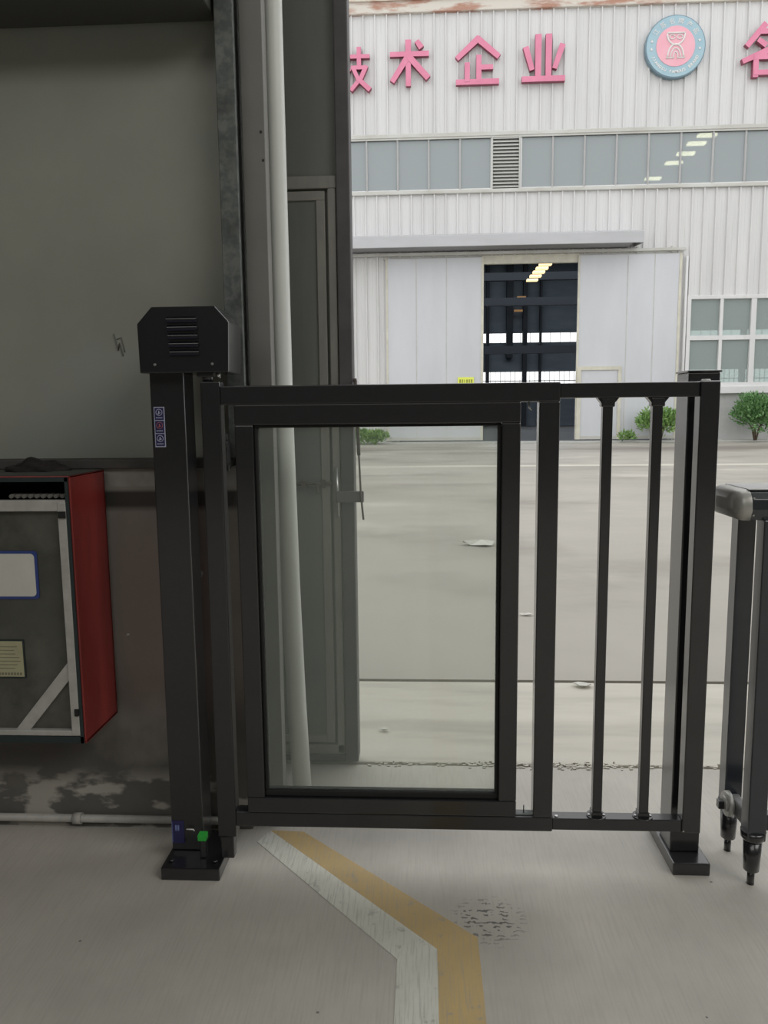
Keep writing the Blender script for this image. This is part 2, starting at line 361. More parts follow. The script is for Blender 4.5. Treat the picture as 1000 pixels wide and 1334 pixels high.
# steel column by the doorway: front flange, web, back flange
t = thing('steel_column', (-.49, 2.06, 0), 'mottled galvanised steel column standing between the grey cladding and the doorway', 'column')
box('front_flange', M['galv'], t, -.522, -.474, 2.045, 2.062, 1.08, ZC, bev=.002)
box('web', M['galv'], t, -.497, -.485, 2.062, 2.22, 1.08, ZC)
t = thing('door_jamb_channel', (-.44, 2.1, 0), 'flat grey steel jamb channel beside the white drain pipe', 'door jamb')
b = MB(); b.box(-.471, -.4120, 2.10, 2.106, 0.0, 4.88, bev=.0015); b.box(-.471, -.466, 2.104, 2.15, 0, 4.88).box(-.4170, -.4120, 2.104, 2.15, 0, 4.88)
b.build('channel', M['greysteel'], t)
for x, z in ((-.422, 1.928), (-.418, 1.857)): MB().tube([(x, 2.101, z), (x, 2.0985, z)], .0035, 8).build('screw', M['ink'], t)
b = MB(); b.tube([(-.372, 2.2, 0), (-.385, 2.2, .35), (-.394, 2.2, .7), (-.401, 2.2, 1.2), (-.404, 2.2, 2.6), (-.404, 2.2, 4.85)], .0285, 24)
t = thing('drain_pipe', (-.372, 2.2, 0), 'white plastic drain pipe running down beside the doorway', 'pipe')
b.build('pipe', M['pvc'], t)
MB().tube([(-.404, 2.2, 2.9), (-.404, 2.2, 2.98)], .033, 24).build('coupling', M['pvc'], t)

b = MB(); b.tube([(-.853, 2.1235, 1.42), (-.842, 2.1235, 1.375), (-.838, 2.1235, 1.395), (-.829, 2.1235, 1.36)], .0018, 6).tube([(-.845, 2.1235, 1.405), (-.832, 2.1235, 1.41), (-.824, 2.1235, 1.37)], .0015, 6)
b.build('scratch_mark', mat('dark_scratch', (.17, .17, .15), rough=.9), wf)
# sliding steel gate leaf with a wicket door, pushed open behind the jamb
d = bpy.data.objects.new('door_1', None); C.objects.link(d); d.location = (-.24, 2.5, 0); d['_o'] = (-.24, 2.5, 0); struct(d)
b = MB(); b.box(-2.4, -.268, 2.51, 2.55, 0.02, 4.5); b.build('leaf_sheet', M['leafm'], d)
b = MB(); b.box(-.270, -.226, 2.485, 2.56, .012, 4.5, bev=.004); b.box(-2.4, -.27, 2.487, 2.56, .012, .035, bev=.003)
b.build('leaf_frame', M['leafdark'], d)
b = MB()   # raised trim round the wicket
b.box(-1.2, -.270, 2.492, 2.512, 1.892, 1.93, bev=.003).box(-.298, -.272, 2.492, 2.512, .04, 1.892, bev=.003).box(-1.2, -.27, 2.492, 2.512, .036, .07, bev=.003)
b.build('wicket_surround', M['trimm'], d)
wk = box('wicket_door', M['leafm'], d, -1.2, -.306, 2.496, 2.51, .078, 1.884, bev=.002)
b = MB(); b.box(-1.2, -.306, 2.49, 2.5, 1.856, 1.884, bev=.002).box(-.334, -.306, 2.49, 2.5, .078, 1.856, bev=.002).box(-1.2, -.334, 2.49, 2.5, .078, .104, bev=.002)
b.build('wicket_frame', M['trimm'], wk)
b = MB(); b.tube([(-.42, 2.482, .968), (-.30, 2.482, .968)], .006, 8).box(-.40, -.385, 2.476, 2.492, .955, .98).box(-.335, -.32, 2.476, 2.492, .955, .98)
b.tube([(-.345, 2.48, .968), (-.345, 2.47, .935)], .005, 8)
b.build('slide_bolt', M['rod'], wk)
box('hasp', mat('hasp_steel', (.13, .115, .13), rough=.5), d, -.284, -.195, 2.468, 2.484, .908, .944, bev=.002)
MB().tube([(-.283, 2.478, 1.02), (-.278, 2.478, .86)], .005, 8).build('hinge_pin', M['silver'], d)
b = MB(); b.tube([(-.2175, 2.476, 1.30), (-.209, 2.476, 1.06)], .0055, 8); b.tube([(-.209, 2.476, 1.06), (-.203, 2.462, .93), (-.196, 2.462, .852)], .0032, 8)
b.tube([(-.225, 2.476, 1.30), (-.213, 2.476, 1.30)], .006, 8)
b.build('latch_rod', M['rod'], d)

# ------------------------------------------------------------------ threshold and yard
b = MB()
pts = [x*.14-3.0 for x in range(80)]
b.box(-14, 22, 2.52, 3.325, -.25, -.004, bev=.006)
t = b.build('ramp_slab', M['ramp'], None, (0, 2.9, 0)); struct(t)
struct(box('yard_slab', M['yard'], None, -40, 60, 3.352, 28.25, -.25, -.004, origin=(0, 3.35, 0)))
struct(box('ground', M['soil'], None, -45, 65, 2.4, 70, -.3, -.02, origin=(0, 3, -.3)))
struct(box('curb', M['factrim'], None, -40, 60, 28.3, 29.0, -.2, .05, origin=(0, 28.3, 0)))

# ================================================================== FACTORY ACROSS THE YARD
FY = 29.0
F = thing('factory_building', (5, FY, 0), 'large white profiled-sheet factory hall across the yard with faded red signs', 'building')
def corrugated(b, x0, x1, z0, z1, y=FY, pitch=.415, depth=.085):
    x = x0; pr = []
    k0 = math.ceil((x0+.001)/pitch)
    pts = [(x0, 0)]
    k = k0
    while k*pitch < x1-.08:
        c = k*pitch
        if c-.06 > x0: pts += [(c-.03, 0), (c-.018, -depth), (c+.018, -depth), (c+.03, 0), (c+.2, 0), (c+.205, -.008), (c+.225, -.008), (c+.23, 0)] if c+.24 < x1 else [(c-.03, 0), (c-.018, -depth), (c+.018, -depth), (c+.03, 0)]
        k += 1
    pts.append((x1, 0))
    A = [b.b.verts.new((px, y+py, z0)) for px, py in pts]; B = [b.b.verts.new((px, y+py, z1)) for px, py in pts]
    for i in range(len(pts)-1): b.b.faces.new((A[i], A[i+1], B[i+1], B[i]))
b = MB()
corrugated(b, -26, 38, 10.98, 15.0); corrugated(b, -26, 38, 6.75, 8.98)
corrugated(b, -26, -.9, 0.05, 6.75); corrugated(b, 9.0, 38, 5.15, 6.75); corrugated(b, 9.0, 9.55, 0.05, 5.15); corrugated(b, 18.55, 38, .05, 5.15)
b.build('sheet_wall', M['fac'], F)
b = MB()   # backing of the walls, so the hall is closed
for q in ((-26, 38, 10.95, 15.1), (-26, 38, 6.7, 9.0), (-26, -1.0, 0, 6.7), (9.05, 38, 5.12, 6.7), (9.05, 9.55, 0, 5.12), (18.5, 38, 0, 5.12), (9.5, 18.5, 0, 1.75)): b.box(q[0], q[1], FY+.02, FY+.12, q[2], q[3])
b.build('inner_wall', M['dark_in'], F)
b = MB(); b.box(-26, 38, FY-.15, FY+.1, 15.0, 15.42, bev=.03).box(-26, 38, FY-.22, FY+.3, 15.38, 15.45); b.build('roof_flashing', M['rust'], F)
b = MB(); b.box(-26, 38, FY-.13, FY+.02, 10.86, 11.0, bev=.02).box(-26, 38, FY-.1, FY, 10.8, 10.87).box(-26, 38, FY-.13, FY+.02, 8.93, 9.06, bev=.02)
b.build('band_trim', M['factrim'], F)
# high window band: pieces between mullions, louvre in between
U0 = None
for x in [2.45-1.115*k for k in range(1, 26)] + [3.50+1.115*k for k in range(0, 31)]:
    if U0 is None:
        fr = MB(); fr.box(-.028, .028, FY-.07, FY+.03, 9.05, 10.87).box(1.087, 1.143, FY-.07, FY+.03, 9.05, 10.87).box(0, 1.115, FY-.06, FY+.02, 9.05, 9.10).box(0, 1.115, FY-.06, FY+.02, 10.80, 10.86)
        U0 = MB().build('window', M['fac'], F) if False else fr.build('window', M['fac'], None); U0.parent = F
        U0.location = (x-5, -FY, 0); p = MB().box(.02, 1.095, FY-.01, FY, 9.08, 10.84).build('pane', M['facglass'], None); p.parent = U0; p.location = (0, 0, 0)
    else:
        o = copy_tree(U0, F); o.location = (x-5, -FY, 0)
b = MB()
for k in range(15):
    z = 9.1+k*.118
    b.prism([(FY-.10, z), (FY-.02, z+.085), (FY-.01, z+.095), (FY-.10, z+.02)], 'x', 2.49, 3.44)
b.box(2.46, 2.50, FY-.12, FY, 9.05, 10.86).box(3.42, 3.46, FY-.12, FY, 9.05, 10.86); lv = b.build('louvre', M['louver'], F)
box('louvre_back', M['louvgap'], lv, 2.48, 3.44, FY, FY+.03, 9.05, 10.86)
# canopy, tracks, lintel
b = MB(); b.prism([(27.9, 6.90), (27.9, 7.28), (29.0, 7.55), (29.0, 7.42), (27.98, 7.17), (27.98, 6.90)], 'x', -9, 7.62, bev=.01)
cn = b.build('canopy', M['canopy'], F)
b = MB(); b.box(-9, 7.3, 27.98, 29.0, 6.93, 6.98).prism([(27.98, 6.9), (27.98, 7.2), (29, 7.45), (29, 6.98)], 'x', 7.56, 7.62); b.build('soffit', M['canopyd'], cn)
b = MB(); b.box(-8, 9.35, FY-.22, FY-.12, 6.78, 6.88, bev=.01)
for k in range(14): b.box(-7+k*1.22, -6.94+k*1.22, FY-.13, FY, 6.74, 6.95)
b.build('door_track', M['factrim'], F)
box('lintel', M['cream'], F, 2.12, 5.62, FY-.06, FY+.1, 6.46, 6.78, bev=.02)
box('lintel_panel', M['factrim'], F, -1.45, 9.3, FY-.04, FY+.02, 6.66, 6.8)
# sliding door left / right
def sliding_door(x0, x1, seams, label):
    t = MB().box(x0, x1, FY-.12, FY-.04, .10, 6.70, bev=.015).build('sliding_door', M['facplain'], F); t['label'] = label
    box('edge_strip', M['cream'], t, x0, x0+.07, FY-.14, FY-.10, .1, 6.7); box('edge_strip', M['cream'], t, x1-.09, x1, FY-.14, FY-.10, .1, 6.7)
    b = MB()
    for s in seams: b.box(s-.012, s+.012, FY-.128, FY-.118, .12, 6.68)
    b.box(x0, x1, FY-.13, FY-.1, .1, .22); b.build('seam', M['factrim'], t); return t
sliding_door(-1.36, 2.2, [.85, -.25], 'left sliding door leaf with a yellow plate low on it')
sd = sliding_door(5.58, 9.25, [7.35, 8.3], 'right sliding door leaf with a small wicket door')
b = MB(); b.box(5.62, 7.22, FY-.17, FY-.12, 2.62, 2.75).box(5.62, 5.76, FY-.17, FY-.12, .1, 2.62).box(7.1, 7.22, FY-.17, FY-.12, .1, 2.62)
wd = b.build('wicket_door', M['cream'], sd)
# window on the right, painted plinth below
b = MB(); b.box(9.5, 18.6, FY-.12, FY+.05, 5.08, 5.22, bev=.02).box(9.5, 9.63, FY-.12, FY+.05, 1.9, 5.1).box(9.5, 18.6, FY-.12, FY+.05, 1.98, 2.12)
for k in range(8):
    x = 10.72+k*1.13; wd_ = .055 if k % 2 == 0 else .09; b.box(x-wd_, x+wd_, FY-.11, FY+.05, 2.0, 5.1)
b.box(9.5, 18.6, FY-.1, FY+.05, 3.64, 3.8)
wn = b.build('window', M['fac'], F); box('pane', M['facglass2'], wn, 9.6, 18.5, FY-.01, FY, 2.1, 5.1)
box('window_sill', M['fac'], F, 9.4, 18.7, FY-.25, FY, 1.72, 1.98, bev=.02)
box('plinth', M['plinth'], F, 9.0, 38, FY-.03, FY+.08, .03, 1.74)
b = MB(); b.tube([(9.42, FY-.12, .05), (9.42, FY-.12, 6.6)], .05, 10); b.build('downpipe', M['fac'], F)
# inside of the hall: side and far walls with window strips, roof, floor, columns
b = MB(); HX0, HX1, HY = -26, 38, 58
b.box(HX0, HX1, HY, HY+.2, 0, 2.7).box(HX0, HX1, HY, HY+.2, 4.0, 6.12).box(HX0, HX1, HY, HY+.2, 6.80, 15.2)
b.box(HX0-.2, HX0, FY, HY, 0, 15.2).box(HX1, HX1+.2, FY, HY, 0, 15.2).box(HX0, HX1, FY, HY+.2, 15.1, 15.3)
b.build('hall_shell', M['dark_in'], F)
box('hall_floor', mat('hall_floor_dark', (.05, .05, .052), (.08, .078, .075), .5, .7), F, HX0, HX1, FY+.12, HY, -.02, .02)
b = MB()
for x, ww in ((4.70, .11), (6.28, .23), (7.39, .15), (8.52, .07), (12.4, .15), (1, .15), (17.5, .15), (23, .15)):
    b.box(x-ww, x+ww, HY-.6, HY-.1, 0 if ww != .23 else 5.0, 14)
for z in (4.9, 9.6, 8.0): b.box(HX0, HX1, 52, 52.4, z, z+.5)
for k in range(80):
    x = 1.0+k*.36; b.box(x-.015, x+.015, HY-.05, HY, 2.7, 4.0)
    if k % 2: b.box(x-.012, x+.012, HY-.05, HY, 6.1, 6.8)
b.box(HX0, HX1, HY-.05, HY, 3.3, 3.36)
b.build('inner_steelwork', M['dark_beam'], F)

# ceiling lamps seen inside
lab = 'warm strip lamp hanging inside the factory doorway, one of the bright row'
lamp0 = None
for i, y in enumerate((40.8, 43.6, 44.8, 46.0, 47.3, 48.7)):
    if lamp0 is None:
        lamp0 = tag(MB().box(-.33, .33, -.22, .22, -.06, .06, bev=.01).build('ceiling_lamp', M['lampm'], None), lab, 'lamp', 'bright lamps inside the factory doorway'); o = lamp0
    else: o = lamp0.copy(); C.objects.link(o)
    o.location = (6.65, y, 9.05)
    o['label'] = ['topmost warm lamp in the bright row inside the factory doorway', 'second lamp from the top, bright row inside the factory doorway', 'third lamp from the top, bright row inside the factory doorway',
                  'fourth lamp from the top, bright row inside the factory doorway', 'fifth lamp from the top, bright row inside the factory doorway', 'lowest warm lamp in the bright row inside the factory doorway'][i]
for i, y in enumerate((55.5, 56.4, 57.2)):
    if i == 0: l1 = tag(MB().box(-.3, .3, -.12, .12, -.06, .06).build('ceiling_lamp', M['lampd'], None), '', 'lamp', 'dim lamps deep inside the factory doorway'); o = l1
    else: o = l1.copy(); C.objects.link(o)
    o.location = (6.85, y, 9.0-.35*i)
    o['label'] = ['upper of three dim orange lamps deep inside the factory doorway', 'middle of three dim orange lamps deep inside the factory doorway', 'lowest of three dim orange lamps deep inside the factory doorway'][i]
lu = ['topmost lamp glimpsed through the high window band', 'second lamp down glimpsed through the high window band', 'middle lamp glimpsed through the high window band', 'fourth lamp down glimpsed through the high window band', 'lowest leftmost lamp glimpsed through the high window band']
M['lampm2'] = mat('bright_lamp', (.9, .8, .6), emit=(1, .80, .52), es=11)
for i, (x, y) in enumerate(((11.87, 34.5), (11.78, 35.5), (11.75, 36.8), (11.65, 38.1), (11.39, 40.5))):
    if i == 0: l2 = tag(MB().box(-.38, .38, -.15, .15, -.05, .05, bev=.01).build('ceiling_lamp', M['lampm2'], None), '', 'lamp', 'lamps behind the high window band'); o = l2
    else: o = l2.copy(); C.objects.link(o)
    o.location = (x, y, 12.5); o['label'] = lu[i]

# sign characters and emblem
STROKES = {   # unit box, origin bottom left: (x0, z0, x1, z1, width at start, width at end)
 '技': [(.20, 1.0, .20, .03, .11, .11), (.20, .03, .09, .06, .1, .07), (.03, .77, .36, .77, .1, .1), (.02, .40, .38, .50, .1, .09), (.66, 1.0, .66, .56, .13, .13), (.42, .80, .96, .80, .115, .115),
        (.44, .54, .87, .54, .11, .11), (.87, .56, .72, .30, .13, .13), (.72, .30, .42, .02, .13, .11), (.50, .50, .62, .28, .12, .12), (.62, .28, .97, .02, .13, .14)],
 '术': [(.47, 1.0, .47, 0.0, .15, .13), (.02, .70, .98, .70, .115, .13), (.47, .66, .06, .10, .15, .13), (.47, .66, .97, .16, .15, .15), (.70, .97, .80, .84, .12, .15)],
 '企': [(.52, 1.0, .03, .58, .14, .11), (.50, .99, .98, .60, .14, .12), (.02, .06, .98, .06, .12, .12), (.53, .62, .53, .08, .12, .12), (.53, .37, .84, .37, .11, .11), (.26, .46, .26, .08, .12, .12)],
 '业': [(.37, 1.0, .37, .08, .15, .14), (.62, 1.0, .62, .08, .15, .14), (.07, .74, .22, .28, .14, .12), (.95, .78, .77, .30, .14, .12), (.0, .07, 1.0, .07, .13, .13)],
 '名': [(.48, 1.0, .10, .60, .13, .12), (.38, .86, .86, .86, .11, .11), (.86, .88, .62, .52, .13, .13), (.62, .52, .02, .30, .14, .11), (.34, .70, .50, .60, .10, .12), (.30, .40, .30, .0, .12, .12), (.28, .37, .90, .37, .11, .11), (.86, .40, .86, .0, .12, .12), (.28, .07, .90, .07, .11, .11)]}
def character(ch, x0, x1, z0, z1, label):
    b = MB(); W, H = x1-x0, z1-z0
    for i, (a0, c0, a1, c1, w0, w1) in enumerate(STROKES[ch]):
        p, q = Vector((x0+a0*W, z0+c0*H)), Vector((x0+a1*W, z0+c1*H)); d = (q-p).normalized(); n = Vector((-d.y, d.x)); e = .004*i
        p -= d*.03; q += d*.03
        b.prism([tuple(p+n*w0*W*.5), tuple(q+n*w1*W*.5), tuple(q-n*w1*W*.5), tuple(p-n*w0*W*.5)], 'y', FY-.24-e, FY-.08, side_mat=1)
    o = b.build('sign_character', [M['pink'], M['pinkside']], None, ((x0+x1)/2, FY-.1, z0)); tag(o, label, 'sign letter', 'faded red characters on the factory wall')
character('技', -2.99, -1.83, 12.45, 13.86, 'faded red wall character cut by the grey gate leaf, leftmost of the row')
character('术', -1.13, .23, 12.58, 14.05, 'faded red wall character like a tree with a dot, second of the row')
character('企', 1.18, 2.68, 12.53, 14.05, 'faded red wall character with a peaked roof stroke, middle of the row')
character('业', 3.50, 4.93, 12.54, 14.08, 'faded red wall character with four uprights on a bar, left of the round emblem')
character('名', 10.98, 12.50, 12.50, 14.18, 'faded red wall character right of the round emblem, cut by the photo edge')
EC = (8.70, FY-.15, 13.55)
t = thing('round_emblem', EC, 'round blue and pink emblem sign high on the factory wall', 'emblem')
def disc(b, r, y0, y1, n=48, r0=0):
    b.prism([(EC[0]+r*math.cos(2*math.pi*k/n), EC[2]+r*math.sin(2*math.pi*k/n)) for k in range(n)], 'y', y0, y1)
b = MB(); disc(b, 1.02, FY-.24, FY-.05); b.build('edge', M['embdark'], t)
b = MB(); disc(b, .985, FY-.26, FY-.23); b.build('ring', M['embring'], t)
b = MB(); disc(b, .655, FY-.275, FY-.25); b.build('centre', M['embpink'], t)
for k, ch in enumerate('江苏名牌产品'):
    a = math.radians(145-k*22); r = .82
    glyph(ch, .20, .01, 0, M['embwhite'], 'character', t, (EC[0]+r*math.cos(a), 0, EC[2]+r*math.sin(a)), FY-.27, rot=a-math.pi/2)
for k, ch in enumerate('JIANGSU FAMOUS BRAND'):
    if ch == ' ': continue
    a = math.radians(205+k*6.8); r = .82
    glyph(ch, .13, .01, .004, M['embwhite'], 'letter', t, (EC[0]+r*math.cos(a), 0, EC[2]+r*math.sin(a)), FY-.27, rot=a+math.pi/2)
for a in (168, 186, 12, -6):
    a = math.radians(a); b = MB()
    b.prism([(EC[0]+.82*math.cos(a)+(.055 if j % 2 == 0 else .025)*math.cos(j*math.pi/5+math.pi/2), EC[2]+.82*math.sin(a)+(.055 if j % 2 == 0 else .025)*math.sin(j*math.pi/5+math.pi/2)) for j in range(10)], 'y', FY-.275, FY-.262)
    b.build('star', M['embwhite'], t)
b = MB()   # the white figure: a winged top, a waist and nested arches
def arc(cx, cz, rx, rz, a0, a1, r=.022, n=14):
    b.tube([(EC[0]+cx+rx*math.cos(math.radians(a0+(a1-a0)*k/n)), FY-.285, EC[2]+cz+rz*math.sin(math.radians(a0+(a1-a0)*k/n))) for k in range(n+1)], r, 6)
arc(0, -.36, .27, .42, 0, 180, .03); arc(0, -.36, .17, .29, 0, 180, .022); arc(0, -.36, .075, .17, 0, 180, .02)
arc(0, .40, .30, .36, 180, 360, .03); arc(-.13, .29, .09, .07, 0, 360, .018); arc(.13, .29, .09, .07, 0, 360, .018)
b.tube([(EC[0]-.3, FY-.285, EC[2]+.42), (EC[0]+.3, FY-.285, EC[2]+.42)], .03, 6)
b.tube([(EC[0]-.32, FY-.285, EC[2]-.38), (EC[0]-.05, FY-.285, EC[2]-.38)], .022, 6); b.tube([(EC[0]+.05, FY-.285, EC[2]-.38), (EC[0]+.32, FY-.285, EC[2]-.38)], .022, 6)
b.build('figure', M['embwhite'], t)
t = thing('yellow_plate', (1.57, FY-.16, 2.3), 'small yellow plate low on the left sliding door, just above the gate rail', 'sign')
box('plate', M['yellow'], t, 1.27, 1.86, FY-.16, FY-.13, 2.05, 2.42)
b = MB()
for x, ww in ((1.33, .05), (1.42, .04), (1.50, .02), (1.58, .05), (1.67, .04), (1.75, .05)): b.box(x, x+ww, FY-.168, FY-.16, 2.22, 2.34)
b.build('print', mat('olive_print', (.25, .26, .06), rough=.6), t)

# bushes and weeds
def foliage(cx, cy, cz, rx, ry, rz, n, size, seed, flat=0):
    rnd = random.Random(seed); b = MB()
    lobes = [(rnd.uniform(-.55, .55), rnd.uniform(-.5, .5), rnd.uniform(-.35, .55), rnd.uniform(.38, .6)) for _ in range(14)]
    for i in range(n):
        lx, ly, lz, lr = rnd.choice(lobes); v = Vector((rnd.gauss(0, 1), rnd.gauss(0, 1), rnd.gauss(0, 1))).normalized()*lr*rnd.uniform(.65, 1.05)
        p = Vector((cx+(lx+v.x)*rx, cy+(ly+v.y)*ry, cz+(lz+v.z)*rz))
        if p.z < cz-rz*.95: continue
        d = Vector((v.x, v.y, v.z+.5)).normalized(); d = (d+Vector((rnd.uniform(-.7, .7), rnd.uniform(-.7, .7), rnd.uniform(-.5, .7)))).normalized()
        sd = d.cross(Vector((rnd.uniform(-1, 1), rnd.uniform(-1, 1), rnd.uniform(-1, 1)))).normalized(); s = size*rnd.uniform(.7, 1.3)
        q = [p, p+d*s*.5+sd*s*.22, p+d*s, p+d*s*.5-sd*s*.22]
        b.b.faces.new([b.b.verts.new(c) for c in q])
    return b
def bush(x, y, rx, top, n, seed, m, label, base=.1):
    t = thing('bush', (x, y, 0), label, 'bush')
    foliage(x, y, (top+base+.25)/2, rx, rx*.8, (top-base-.1)/2, n, .13, seed).build('foliage', m, t)
    b = MB()
    for k in range(5):
        a = k*1.3; b.tube([(x+.03*math.cos(a), y+.03*math.sin(a), .05), (x+.12*math.cos(a), y+.1*math.sin(a), .45), (x+.4*rx*math.cos(a), y+.3*math.sin(a), top*.6)], [.03, .022, .012], 6)
    b.build('stem', M['bark'], t)
bush(11.75, 28.0, 1.05, 1.62, 5200, 3, M['leaf1'], 'dense dark green bush under the factory window at the photo edge', .05)
bush(8.45, 28.1, .80, 1.12, 2600, 5, M['leaf2'], 'low yellow-green bush before the right sliding door')
t = thing('weed', (7.35, 28.15, .05), 'tiny green weed left of the yellow-green bush', 'weed')
foliage(7.35, 28.15, .22, .32, .2, .2, 260, .12, 8).build('blades', M['leaf2'], t)
t = thing('weed_clump', (-1.9, 28.1, .05), 'patch of green weeds at the factory foot, seen through the gate glass', 'weeds')
foliage(-1.9, 28.1, .26, .75, .2, .3, 900, .15, 9).build('blades', M['leaf2'], t)

# litter on the yard
def scrap(x, y, r, seed, label, m=None):
    rnd = random.Random(seed); b = MB(); n = 9
    pts = [(x+r*rnd.uniform(.6, 1.2)*math.cos(2*math.pi*k/n)*1.7, y+r*rnd.uniform(.5, 1.2)*math.sin(2*math.pi*k/n), .004+rnd.uniform(0, .4)*r) for k in range(n)]
    c = b.b.verts.new((x, y, r*.5)); c2 = b.b.verts.new((x, y, -.002)); V = [b.b.verts.new(p) for p in pts]
    for k in range(n): b.b.faces.new((c, V[k], V[(k+1) % n])); b.b.faces.new((c2, V[(k+1) % n], V[k]))
    tag(b.build('paper_scrap', m or M['paper'], None, (x, y, 0)), label, 'litter')
scrap(.516, 6.85, .10, 1, 'white paper scrap on the yard, seen through the gate glass')
scrap(.60, 4.45, .022, 2, 'small white scrap on the yard beside the thick gate stile')
scrap(.694, 3.27, .028, 3, 'crumpled white scrap on the joint between yard and ramp')
scrap(-.154, 2.78, .013, 4, 'tiny white scrap on the ramp beside the grey gate leaf')
rnd = random.Random(4); b = MB()
for k in range(420):
    x = rnd.choice([rnd.uniform(.15, .65), rnd.uniform(-.2, 1.3)]); y = 2.50+rnd.gauss(0, .012); s = rnd.uniform(.0012, .004); b.box(x-s*1.6, x+s*1.6, y-s, y+s, -.02, .001+s*.7)
tag(b.build('grit', M['ramp'], None, (.4, 2.5, 0)), 'crumbled concrete grit lying along the floor joint behind the gate', 'grit', kind='stuff')

# ================================================================== FLOOR MARKINGS
def strip(name, L, R, m, label, z=.0012):
    b = MB(); n = len(L)
    b.prism([*L, *R[::-1]], 'z', .0002, z); o = b.build(name, m, None, (R[1][0], R[1][1], 0)); tag(o, label, 'floor marking'); return o
strip('painted_line', [(-.60, 2.05), (-.472, 2.003-.0), (-.063, 1.551), (-.060, -6)][1:], [(-.447, 2.064), (.026, 1.586), (.030, -6)], M['lwhite'], 'worn white line painted on the concrete floor, left of the yellow one')
strip('painted_line', [(-.447, 2.064), (.026, 1.586), (.030, -6)], [(-.350, 2.060), (.120, 1.627), (.114, -6)], M['lyellow'], 'worn yellow line painted on the concrete floor, right of the white one')

# ================================================================== RED CABINET AND WALL THINGS
t = thing('fire_cabinet', (-1.2, 1.96, .357), 'red steel hose cabinet with a murky glass door, fixed on the stained wall', 'cabinet')
cx0, cx1, cy0, cy1, cz0, cz1 = -1.62, -.873, 1.85, 2.053, .357, 1.050
b = MB(); b.box(cx1-.006, cx1, cy0, cy1, cz0, cz1, bev=.002).box(cx0, cx0+.006, cy0, cy1, cz0, cz1).box(cx0, cx1, cy0, cy1, cz1-.006, cz1, bev=.002).box(cx0, cx1, cy0, cy1, cz0, cz0+.006)
b.box(cx0, cx1, cy1-.006, cy1, cz0, cz1); b.build('body', M['red'], t)
b = MB(); b.box(cx1-.014, cx1-.0055, cy0-.003, cy0+.03, cz0, cz1-.004).box(cx0, cx1-.006, cy0-.003, cy0+.03, cz0, cz0+.018).box(cx0, cx1-.006, cy0-.003, cy0+.03, cz1-.014, cz1-.003)
b.build('rim', M['cabdark'], t)
box('dusty_top', mat('dusty_top', (.07, .07, .06), (.05, .05, .045), 12, .9), t, cx0, cx1-.002, cy0+.004, cy1-.001, cz1-.001, cz1+.002)
box('lining', M['cabin'], t, cx0+.01, cx1-.008, cy1-.05, cy1-.01, cz0+.01, cz1-.01)
dr = MB()
dr.box(cx0+.02, -.888, 1.848, 1.868, .962, .990, bev=.002).box(-.909, -.887, 1.846, 1.868, .378, .985, bev=.002).box(cx0+.02, -.888, 1.848, 1.868, .376, .391, bev=.002).box(cx0+.02, cx0+.045, 1.848, 1.868, .39, .965)
dr = dr.build('door', M['alu'], t)
box('glass', M['cabglass'], dr, cx0+.04, -.905, 1.862, 1.866, .385, .97)
MB().prism([(-.906, .577), (-.906, .530), (-1.022, .390), (-1.060, .390)], 'y', 1.852, 1.861).build('brace', M['alu'], dr)
box('corner_clip', M['cabin'], dr, -.906, -.888, 1.842, 1.85, .945, .962); box('corner_clip', M['cabin'], dr, -.897, -.887, 1.842, 1.85, .432, .45)
MB().prism(rrect(-1.20, -.976, .736, .860, .008), 'y', 1.8592, 1.861).build('label_border', M['blueink'], dr)
MB().prism(rrect(-1.19, -.983, .743, .853, .010), 'y', 1.8582, 1.86).build('label_face', M['paper'], dr)
b = MB(); MB().box(-1.13, -1.026, 1.8592, 1.861, .527, .629).build('card_border', M['cabdark'], dr)
MB().box(-1.13, -1.030, 1.8582, 1.8602, .531, .625).build('card', M['oldpaper'], dr)
b = MB()
for k in range(7):
    z = .61-k*.0095
    b.box(-1.11, -1.045+.008*math.sin(k*5), 1.8574, 1.8584, z, z+.0012)
for k in range(9): b.box(-1.105+k*.008, -1.1+k*.008, 1.8574, 1.8584, .536, .542)
b.build('card_print', mat('faint_ink', (.2, .19, .13), rough=.8), dr)
b = MB()   # rolled hose edges glimpsed above the door
for k in range(9):
    x = -1.04+k*.0165; b.tube([(x, 1.875, .997), (x, 1.93, .997)], .0055, 8)
b.build('hose_roll', mat('hose_canvas', (.2, .19, .17), rough=.9), t)
# black cloth bundle on the ledge
rnd = random.Random(11); t0 = bmesh.new(); bmesh.ops.create_icosphere(t0, subdivisions=4, radius=1)
from mathutils import noise as mn
for v in t0.verts:
    n = mn.noise(v.co*2.1)*.35+mn.noise(v.co*5)*.12
    v.co = Vector((v.co.x*.085*(1+n*.6), v.co.y*.045*(1+n), max(v.co.z, 0)*.034*(1+n*1.6)*(1-.35*abs(v.co.x))))
    v.co += Vector((-1.035, 2.0, 1.050))
b = MB(); b.add(t0, True); tag(b.build('cloth_bundle', M['cloth'], None, (-1.035, 2.0, 1.05)), 'crumpled black cloth lying on top of the red cabinet', 'cloth')
# conduit along the floor
t = thing('conduit_pipe', (-1.2, 2.05, .033), 'thin grimy white pipe along the foot of the stained wall', 'pipe')
MB().tube([(-5.8, 2.055, .033), (-.52, 2.055, .033)], .0115, 12).build('pipe', M['pvcdirty'], t)
for x in (-1.01, -2.6): MB().tube([(x-.012, 2.055, .033), (x+.012, 2.055, .033)], .0165, 12).build('coupling', M['pvcdirty'], t)

